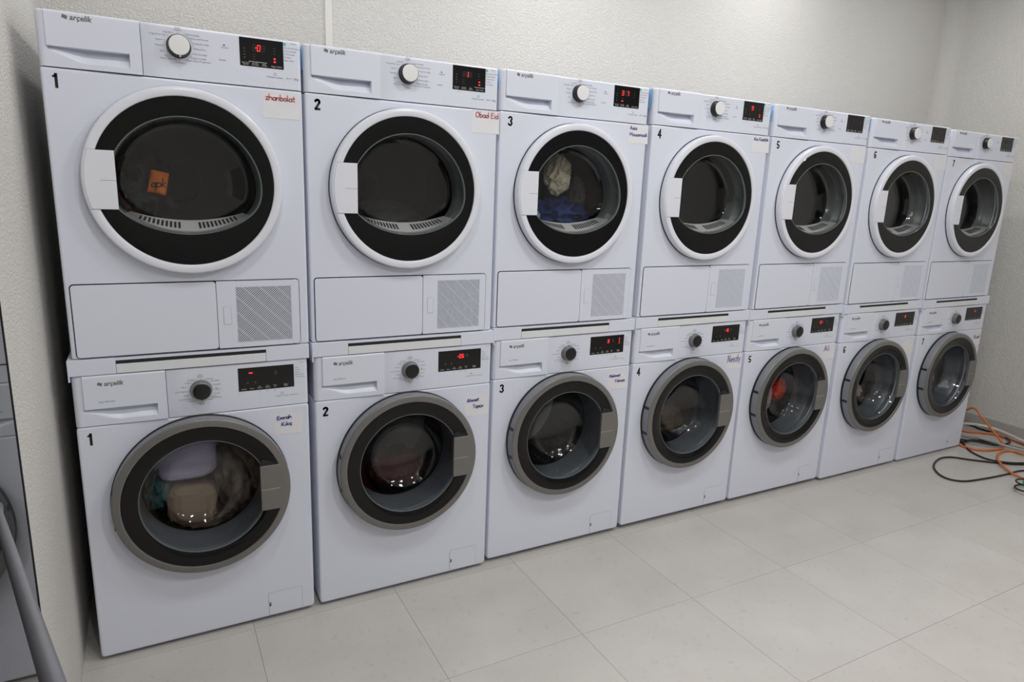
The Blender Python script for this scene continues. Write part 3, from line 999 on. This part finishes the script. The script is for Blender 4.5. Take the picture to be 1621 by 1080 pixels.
    # inside
    obj('gasket', lathe([(0.1995, 0.004), (0.1950, 0.010), (0.1850, 0.016), (0.1780, 0.030), (0.1730, 0.050), (0.1680, 0.070), (0.1640, 0.084), (0.1660, 0.092), (0.174, 0.096), (0.196, 0.096)], cx, cz, 96), 'gasket', r)
    obj('drum', lathe([(0.165, 0.098), (0.180, 0.104), (0.225, 0.120), (0.225, 0.42), (0.19, 0.44), (0.0, 0.445)], cx, cz, 72), 'drum', r)
    fs = obj('filter_flap', plate(0.4560, 0.5595, 0.0165, 0.0950, -0.0003, 0.002, 0.007, 0.0002), 'seam', r)
    obj('flap_cover', plate(0.4568, 0.5587, 0.0173, 0.0942, -0.0010, 0.001, 0.0064, 0.0004), 'enamel', fs)
    obj('coin_slot', join(plate(0.4580, 0.4635, 0.0485, 0.0610, -0.0013, 0.0, 0.001, 0.0002)), 'gap', fs)
    obj('slot_lever', plate(0.4592, 0.4624, 0.0530, 0.0590, -0.0018, 0.0, 0.0008, 0.0003), 'ring_side', fs)
    return r


def make_kit():
    r = empty('stacking_frame')
    z0, z1 = 0.8465, 0.8895
    x0, x1 = -0.0050, 0.6020
    yf = -0.0035
    G = [plate(x0, 0.1035, z0, z1, yf, 0.30, 0.002, 0.001), plate(0.4805, x1, z0, z1, yf, 0.30, 0.002, 0.001),
         box(0.1030, 0.4810, yf + 0.0002, 0.30, 0.8822, z1 - 0.0002),
         box(x0, x0 + 0.004, yf + 0.001, 0.25, 0.832, z0 + 0.001)]
    obj('frame', join(*G), 'enamel', r)
    obj('slot_shade', box(0.1032, 0.4808, -0.0022, 0.016, 0.8480, 0.8825), 'gap', r)  # nearly flush black block, the slot's inner shade put into its colour
    obj('pull_out_shelf', plate(0.1042, 0.4798, z0 + 0.0004, 0.8722, yf - 0.0001, -0.0021, 0.001, 0.0006), 'shelf', r)
    return r


ORD = ['first', 'second', 'third', 'fourth', 'fifth', 'sixth', 'seventh']
dry0, was0, kit0 = make_dryer(), make_washer(), make_kit()
dryers, washers = [], []
for i in range(7):
    for (proto, lst, xo, yo) in ((dry0, dryers, DX[i], DY[i]), (was0, washers, 0, 0), (kit0, None, 0, 0)):
        o = proto if i == 0 else copy_tree(proto)
        o.location = (MX[i] + xo, MY[i] + yo, MZ[i])
        if lst is not None: lst.append(o)
        else: tag(o, 'white slotted stacking frame between the %s dryer and washer from the left' % ORD[i], 'stacking frame', 'stacking frames')

D_LBL = ['with an orange tag in its drum', 'with red handwriting on its note and an empty dark drum', 'with a beige cloth and blue clothes in its drum',
         'with display showing 9 and blue written note', 'with an unlit display and a blank paper tag', 'second from the end wall, display unlit', 'nearest the end wall, display unlit']
W_LBL = ['full of lilac and brown laundry', 'with dark red wet laundry at the bottom of its bowl', 'with an empty black drum and display showing 8', 'with brown laundry low in its drum',
         'with bright red and pale pink laundry', 'with a little pink cloth in its drum', 'standing beside the tangle of cables']
D_DIG = ['-0', ' 1', '3 7', ' 9', '', '', '']
D_LED = [[(0.5255, 1.6745), (0.5255, 1.6672)], [(0.5275, 1.6785), (0.5275, 1.6700)], [], [(0.5275, 1.6745), (0.5275, 1.6672)], [], [], []]
W_DIG = ['', '-06', '8', '-16', '31', '-3', '4']
for i in range(7):
    d, w = dryers[i], washers[i]
    tag(d, '%s dryer from the left, %s' % (ORD[i], D_LBL[i]), 'dryer', 'dryers in the upper row')
    tag(w, '%s washer from the left, %s' % (ORD[i], W_LBL[i]), 'washing machine', 'washers in the lower row')
    nx = [0.030, 0.034, 0.038, 0.036, 0.036, 0.048, 0.052][i]
    n1 = obj('number_sticker', numeral_geo(str(i + 1), nx, 1.5715, 0.0305, -0.0004), 'number', d, smooth=False)
    n1['label'] = 'black vinyl numeral %d' % (i + 1)
    n2 = obj('number_sticker', numeral_geo(str(i + 1), [0.030, 0.031, 0.035, 0.030, 0.030, 0.042, 0.050][i], 0.6710, 0.0310, -0.0004), 'number', w, smooth=False)
    n2['label'] = 'black vinyl numeral %d' % (i + 1)
    dd = [c for c in d.children if c.name.startswith('display')][0]
    wdp = [c for c in w.children if c.name.startswith('display')][0]
    y = -0.00135
    for k, ch in enumerate(D_DIG[i]):
        if ch == ' ': continue
        if ch == '-': obj('digit', quad(0.4800, 0.4835, 1.6977, 1.6997, y), 'led', dd, smooth=False)
        else: obj('digit', digit_geo(ch, 0.4725 + k * 0.0112, 1.6905, y, 0.0085, 0.0160, 0.0021), 'led', dd, smooth=False)
    for (a, b) in D_LED[i]: obj('indicator_light', quad(a, a + 0.005, b, b + 0.0036, y), 'led', dd, smooth=False)
    if i == 2: obj('indicator_light', quad(0.473, 0.481, 1.6712, 1.6732, y), 'led', dd, smooth=False)
    if i == 0: obj('indicator_light', quad(0.4625, 0.508, 1.6633, 1.6645, y), 'print_white', dd, smooth=False)
    if i == 1: obj('indicator_light', quad(0.514, 0.549, 1.6633, 1.6645, y), 'print_white', dd, smooth=False)
    x = 0.466 if len(W_DIG[i]) > 1 else 0.480
    if i == 4: x = 0.4565
    for k, ch in enumerate(W_DIG[i]):
        if ch == '-': obj('digit', quad(x + 0.0040, x + 0.0086, 0.8085, 0.8105, y), 'led', wdp, smooth=False)
        else: obj('digit', digit_geo(ch, x + k * 0.0096, 0.8027, y, 0.0076, 0.0140, 0.0021), 'led', wdp, smooth=False)
    if i == 0: obj('indicator_light', quad(0.431, 0.441, 0.8135, 0.8170, y), 'led', wdp, smooth=False)
    if i == 2:
        for k in range(3): obj('indicator_light', quad(0.5325, 0.5365, 0.815 - k * 0.0085, 0.819 - k * 0.0085, y), 'led', wdp, smooth=False)
    # blue shipping film left on the side of the dryer's fascia
    if i >= 2 or i == 1:
        fo = obj('protective_film', box(-0.0009, 0.0001, 0.012, 0.060, 1.655 + 0.012 * (i % 3) / 2, 1.722), 'film', d)
        fo['label'] = 'strip of light blue protective film'
    # feet
    for fx in (0.06, WID - 0.06):
        for fy in (0.06, DEP - 0.06):
            h = 0.0125 + MZ[i]
            n = 16
            L = [[(fx + 0.02 * math.cos(2 * math.pi * k / n), fy + 0.02 * math.sin(2 * math.pi * k / n), z) for k in range(n)] for z in (-MZ[i], 0.0125)]
            obj('foot', loft(L, True, True), 'foot', w)

# knob markers: dial pointers differ between the dryers
for i, d in enumerate(dryers):
    kn = [c for c in d.children if c.name.startswith('knob')][0]
    a = math.radians(178 if i == 0 else 55)
    kc = (0.298, 1.680)
    P = [(kc[0] + rr * math.sin(a) + s * 0.0014 * math.cos(a), kc[1] + rr * math.cos(a) - s * 0.0014 * math.sin(a)) for rr, s in ((0.0235, -1), (0.0235, 1), (0.0272, 1), (0.0272, -1))]
    obj('pointer', loft([[(a_, -0.0228, b_) for a_, b_ in P], [(a_, -0.010, b_) for a_, b_ in P]], True, True), 'knob_white', kn)

# ------------------------------------------------------------------ paper notes
NOTES = [('D', 0, 0.494, 1.525, 0.096, 0.068, 'red', ['zhanbolat']), ('D', 1, 0.508, 1.530, 0.096, 0.070, 'red', ['Obad Eid']),
         ('D', 2, 0.515, 1.533, 0.088, 0.066, 'blue', ['Asia', 'Mouamadi']), ('D', 3, 0.508, 1.534, 0.096, 0.064, 'blue', ['Aia Kaatak']),
         ('D', 4, 0.495, 1.526, 0.098, 0.068, None, []), ('D', 5, 0.500, 1.527, 0.096, 0.072, None, []), ('D', 6, 0.498, 1.532, 0.095, 0.064, None, []),
         ('W', 0, 0.496, 0.615, 0.080, 0.065, 'blue', ['Emrah', 'Kjkq']), ('W', 1, 0.500, 0.592, 0.092, 0.070, 'blue', ['Ahmet', 'Topqu']),
         ('W', 2, 0.490, 0.616, 0.094, 0.066, 'blue', ['Mehmet', 'Yjlmaz']), ('W', 3, 0.503, 0.637, 0.088, 0.068, 'blue', ['Neezly']),
         ('W', 4, 0.500, 0.630, 0.094, 0.070, 'blue', ['Ali']), ('W', 5, 0.500, 0.616, 0.092, 0.064, None, []), ('W', 6, 0.505, 0.617, 0.088, 0.064, 'blue', ['Nuel'])]
for kd, i, x, z, w, h, ink, txt in NOTES:
    m = dryers[i] if kd == 'D' else washers[i]
    e = empty('paper_note', (m.location.x + x, m.location.y - 0.0002, m.location.z + z))
    mach = 'dryer' if kd == 'D' else 'washer'
    lab = ('paper note with %s handwriting on the %s %s from the left' % (ink, ORD[i], mach)) if ink else 'blank paper note on the %s %s from the left' % (ORD[i], mach)
    tag(e, lab, 'note', 'notes on the machines')
    e.rotation_euler = (0, math.radians([0, 0, 1, 1, 0, 1, 0][i] * (-1 if kd == 'D' else 1)), 0)
    n = 8

    def curl(u, v, i=i):
        return -0.0005 * max(0, 0.5 - v) ** 2 * 4 * (0.4 + 0.6 * u)
    V, F = [], []
    for b in range(n + 1):
        for a in range(n + 1):
            V.append((w * a / n, curl(a / n, b / n), h * b / n))
    for b in range(n):
        for a in range(n):
            F.append((b * (n + 1) + a, b * (n + 1) + a + 1, (b + 1) * (n + 1) + a + 1, (b + 1) * (n + 1) + a))
    s = obj('sheet', (V, F), 'paper', e, smooth=False)
    sol = s.modifiers.new('thickness', 'SOLIDIFY')
    sol.thickness = 0.0001
    sol.offset = 1
    if txt:
        # (letter height, width of each line, left edge of each line)
        hh, tw, lx = {('D', 0): (0.0150, [0.078], [0.007]), ('D', 1): (0.0165, [0.080], [0.013]), ('D', 2): (0.0125, [0.032, 0.078], [0.006, 0.006]), ('D', 3): (0.0125, [0.082], [0.008]),
                      ('W', 0): (0.0115, [0.042, 0.032], [0.008, 0.020]), ('W', 1): (0.0130, [0.046, 0.040], [0.009, 0.032]), ('W', 2): (0.0120, [0.052, 0.048], [0.010, 0.038]),
                      ('W', 3): (0.0330, [0.076], [0.004]), ('W', 4): (0.0270, [0.042], [0.014]), ('W', 6): (0.0250, [0.060], [0.020])}[(kd, i)]
        G = []
        for k, t in enumerate(txt):
            nat = sum(GL[c][0] for c in t) * hh
            gg, _ = hand(t, lx[k], h - 0.006 - hh - k * hh * 1.75, hh, 0.0022 if kd == 'W' else 0.0019, -0.0007, 0.0 if kd == 'D' else 0.05, tw[k] / nat)
            G.append(gg)
        ho = obj('handwriting', join(*G), 'ink_' + ink, e, smooth=False)
        ho.location.y = -0.0006


# ------------------------------------------------------------------ laundry
def cloth(name, mat, c, rad, seed, label, amp=0.35, freq=2.2, lim=None, parent_loc=None, squash=None, group='laundry in the machines'):
    bm = bmesh.new()
    bmesh.ops.create_icosphere(bm, subdivisions=5, radius=1.0)
    o_ = Vector((seed * 3.7, seed * 1.9, seed * 5.3))
    for v in bm.verts:
        n = v.co.normalized()
        r1 = 1 - abs(noise.noise(n * freq + o_)) * 2
        r2 = 1 - abs(noise.noise(n * freq * 2.3 + o_ * 2)) * 2
        k = 1 + amp * (0.65 * r1 + 0.30 * r2 - 0.45)
        p = n * k
        # boxier body
        if squash:
            p = Vector([math.copysign(abs(a) ** squash, a) for a in p])
        q_ = Vector((c[0] + p.x * rad[0], c[1] + p.y * rad[1], c[2] + p.z * rad[2]))
        if lim is not None and q_.y < lim: q_.y = lim - (lim - q_.y) * 0.08
        v.co = q_ - Vector(c)
    me = bpy.data.meshes.new(name)
    bm.to_mesh(me)
    bm.free()
    me.shade_smooth()
    me.materials.append(mat)
    o = bpy.data.objects.new(name, me)
    o.location = c
    col.objects.link(o)
    tag(o, label, 'laundry', group)
    return o


def wpos(m, x, y, z): return (m.location.x + x, m.location.y + y, m.location.z + z)


C = {k: cloth_mat('cloth_' + k, c) for k, c in dict(lilac=(0.66, 0.60, 0.78), beige=(0.44, 0.31, 0.21), brown=(0.26, 0.20, 0.15), dark=(0.035, 0.035, 0.038), teal=(0.06, 0.14, 0.13),
                                                   maroon=(0.10, 0.012, 0.018), red=(0.88, 0.055, 0.015), pink=(0.62, 0.44, 0.42), umber=(0.13, 0.09, 0.06), cream=(0.80, 0.74, 0.58),
                                                   blue=(0.035, 0.055, 0.20), grey=(0.16, 0.15, 0.14), paleblue=(0.25, 0.40, 0.62), orange=(0.80, 0.20, 0.03), palegrey=(0.34, 0.35, 0.36)).items()}
w = washers
cloth('towel', C['lilac'], wpos(w[0], 0.258, 0.172, 0.530), (0.084, 0.060, 0.070), 1, 'lilac towel at the top of the first washer', 0.10, 1.4, lim=w[0].location.y + 0.112, squash=0.48)
cloth('shirt', C['beige'], wpos(w[0], 0.266, 0.168, 0.375), (0.070, 0.054, 0.064), 2, 'beige garment low in the first washer', 0.20, 1.8, lim=w[0].location.y + 0.112, squash=0.55)
cloth('trousers', C['brown'], wpos(w[0], 0.402, 0.205, 0.430), (0.064, 0.085, 0.115), 3, 'brown garment on the right inside the first washer', 0.45, 2.0)
cloth('garment', C['umber'], wpos(w[0], 0.300, 0.200, 0.305), (0.090, 0.080, 0.034), 4, 'dark brown garment at the bottom of the first washer', 0.3, 2.4)
cloth('garment', C['teal'], wpos(w[0], 0.165, 0.205, 0.440), (0.050, 0.070, 0.085), 5, 'dark green garment on the left inside the first washer', 0.4, 2.2)
cloth('garment', C['maroon'], wpos(w[1], 0.330, 0.220, 0.355), (0.098, 0.090, 0.066), 6, 'wet dark red garment in the second washer', 0.3, 2.2)
cloth('garment', C['umber'], wpos(w[3], 0.360, 0.200, 0.370), (0.085, 0.070, 0.062), 7, 'brown garment in the fourth washer', 0.4, 2.4)
cloth('shirt', C['red'], wpos(w[4], 0.428, 0.178, 0.450), (0.050, 0.045, 0.058), 8, 'bright red garment in the fifth washer', 0.45, 2.3)
cloth('garment', C['pink'], wpos(w[4], 0.340, 0.168, 0.420), (0.032, 0.040, 0.080), 9, 'pale pink garment in the fifth washer', 0.35, 2.2)
cloth('garment', C['maroon'], wpos(w[4], 0.390, 0.270, 0.345), (0.070, 0.070, 0.042), 19, 'dark red garment at the bottom of the fifth washer', 0.35, 2.2)
cloth('garment', C['pink'], wpos(w[5], 0.405, 0.170, 0.385), (0.036, 0.045, 0.040), 10, 'small pink garment in the sixth washer', 0.35, 2.2)
cloth('garment', C['palegrey'], wpos(w[6], 0.420, 0.190, 0.400), (0.070, 0.060, 0.060), 11, 'pale grey garment in the seventh washer', 0.35, 2.2)
d = dryers
cloth('garment', C['dark'], wpos(d[0], 0.190, 0.240, 1.300), (0.085, 0.120, 0.130), 12, 'black garment on the left inside the first dryer', 0.45, 2.2)
cloth('garment', C['dark'], wpos(d[1], 0.300, 0.280, 1.225), (0.150, 0.140, 0.080), 13, 'black garment in the second dryer', 0.35, 2.0)
cloth('cloth', C['cream'], wpos(d[2], 0.330, 0.165, 1.415), (0.046, 0.040, 0.065), 14, 'crumpled cream cloth in the third dryer', 0.55, 1.9)
cloth('garment', C['blue'], wpos(d[2], 0.370, 0.225, 1.262), (0.120, 0.100, 0.068), 15, 'navy blue garment in the third dryer', 0.4, 2.2)
cloth('garment', C['grey'], wpos(d[2], 0.445, 0.215, 1.345), (0.028, 0.045, 0.065), 16, 'grey garment in the third dryer', 0.5, 2.0)
cloth('sock', C['paleblue'], wpos(d[2], 0.205, 0.130, 1.265), (0.030, 0.030, 0.022), 17, 'pale blue sock at the front of the third dryer', 0.4, 2.0)
# orange fabric tag
tg = empty('fabric_tag', wpos(d[0], 0.203, 0.104, 1.318))
tg.rotation_euler = (0, math.radians(12), 0)
tag(tg, 'orange fabric tag inside the first dryer', 'tag')
V, F = [], []
for b in range(7):
    for a in range(7): V.append((0.044 * a / 6, 0.004 * math.sin(a * 0.9 + b * 0.5), 0.060 * b / 6))
for b in range(6):
    for a in range(6): F.append((b * 7 + a, b * 7 + a + 1, (b + 1) * 7 + a + 1, (b + 1) * 7 + a))
s = obj('label_cloth', (V, F), C['orange'], tg)
sm = s.modifiers.new('thickness', 'SOLIDIFY')
sm.thickness = 0.0012
G, _ = hand('apk', 0.007, 0.014, 0.024, 0.0026, -0.0055, 0.25)
obj('lettering', G, 'number', tg, smooth=False)

# ------------------------------------------------------------------ cables on the floor by the end wall
def cable(name, pts, r, mat, label, z=None):
    P = [(p[0], p[1], (p[2] if len(p) > 2 else r + 0.0005)) for p in pts]
    c = P[0]
    o = obj(name, tube(P, r, 10), mat)
    tag(o, label, 'cable', 'cables on the floor')
    return o


cable('power_cable', [(4.52, -0.62), (4.38, -0.46), (4.22, -0.364), (4.072, -0.352), (3.903, -0.336), (3.751, -0.306), (3.712, -0.234), (3.793, -0.138), (3.93, -0.081), (4.03, -0.086), (4.111, -0.165), (4.195, -0.240), (4.318, -0.318), (4.46, -0.40)],
      0.0048, 'cable_black', 'thin black cable in a long loop on the floor by the last washer')
cable('power_cable', [(4.44, 0.20), (4.40, 0.08), (4.343, 0.018), (4.248, -0.075), (4.208, -0.157), (4.203, -0.225, 0.010), (4.252, -0.292, 0.015), (4.330, -0.322, 0.013), (4.47, -0.39, 0.006)], 0.0048, 'cable_black', 'black cable curving out from beside the last washer')
cable('power_cable', [(4.44, 0.24), (4.36, 0.06), (4.337, 0.011, 0.014), (4.406, 0.010, 0.014), (4.462, -0.013, 0.012), (4.52, -0.065), (4.545, -0.12), (4.569, -0.20), (4.60, -0.34)], 0.007, 'cable_black', 'thick black cable running straight along the floor to the right')
cable('power_cable', [(4.60, 0.50), (4.72, 0.194), (4.715, 0.122), (4.716, 0.04), (4.700, -0.03), (4.631, -0.092, 0.016), (4.545, -0.125, 0.022), (4.45, -0.10, 0.018), (4.38, -0.03, 0.024), (4.33, 0.03, 0.026)], 0.0055, 'cable_black', 'black cable looping back from the skirting')
cable('extension_cord', [(4.52, 0.30), (4.571, 0.127), (4.636, 0.072), (4.680, 0.007, 0.014), (4.685, -0.079), (4.668, -0.153), (4.62, -0.30)], 0.006, 'cable_orange', 'orange cord lying nearest the skirting')
cable('extension_cord', [(4.46, 0.22), (4.50, 0.088, 0.176), (4.5, 0.020, 0.145), (4.5, -0.035, 0.100), (4.5, -0.075, 0.065), (4.5, -0.108, 0.036), (4.498, -0.122, 0.024), (4.46, -0.14, 0.016)], 0.006, 'cable_orange', 'orange cord hanging down from behind the last washer')
cable('extension_cord', [(4.36, 0.08), (4.300, 0.03), (4.280, -0.015), (4.290, -0.072), (4.338, -0.112), (4.435, -0.135), (4.47, -0.135)], 0.006, 'cable_orange', 'orange cord curving close to the foot of the last washer')
cable('extension_cord', [(4.58, -0.33), (4.474, -0.245, 0.012), (4.479, -0.196), (4.449, -0.167), (4.361, -0.172), (4.262, -0.212), (4.185, -0.262, 0.016), (4.107, -0.345, 0.014), (4.087, -0.394, 0.012), (4.10, -0.46), (4.2, -0.60)], 0.006, 'cable_orange', 'orange cord bent in a round loop over the black cables')
cable('power_cable', [(4.42, 0.30), (4.52, 0.165, 0.05), (4.60, 0.130, 0.05), (4.665, 0.085, 0.045), (4.690, 0.010, 0.040), (4.675, -0.08, 0.034), (4.655, -0.165, 0.026), (4.62, -0.32)], 0.0085, 'cable_white', 'white hose arching over the cables along the skirting')
cable('power_cable', [(4.46, 0.22), (4.472, 0.076), (4.469, 0.002, 0.024), (4.475, -0.064, 0.026), (4.466, -0.131, 0.028), (4.490, -0.185, 0.024), (4.56, -0.28, 0.012)], 0.0075, 'cable_grey', 'grey cable crossing over the black cables')
# small coil with a green tie at the frame's edge
ct = [(3.945 + 0.075 * math.cos(a * 0.52), -0.515 + 0.055 * math.sin(a * 0.52), 0.006 + 0.0026 * a) for a in range(0, 26)]
co = obj('coiled_lead', tube(ct, 0.0042, 8, sub=4), 'cable_black')
tag(co, 'small coil of black lead on the floor at the right edge', 'cable', 'cables on the floor')
gt = obj('cable_tie', tube([(4.02 + 0.018 * math.cos(k * 0.7), -0.462, 0.036 + 0.034 * math.sin(k * 0.7)) for k in range(10)], 0.005, 8), 'green', co)
gt['label'] = 'green cable tie'
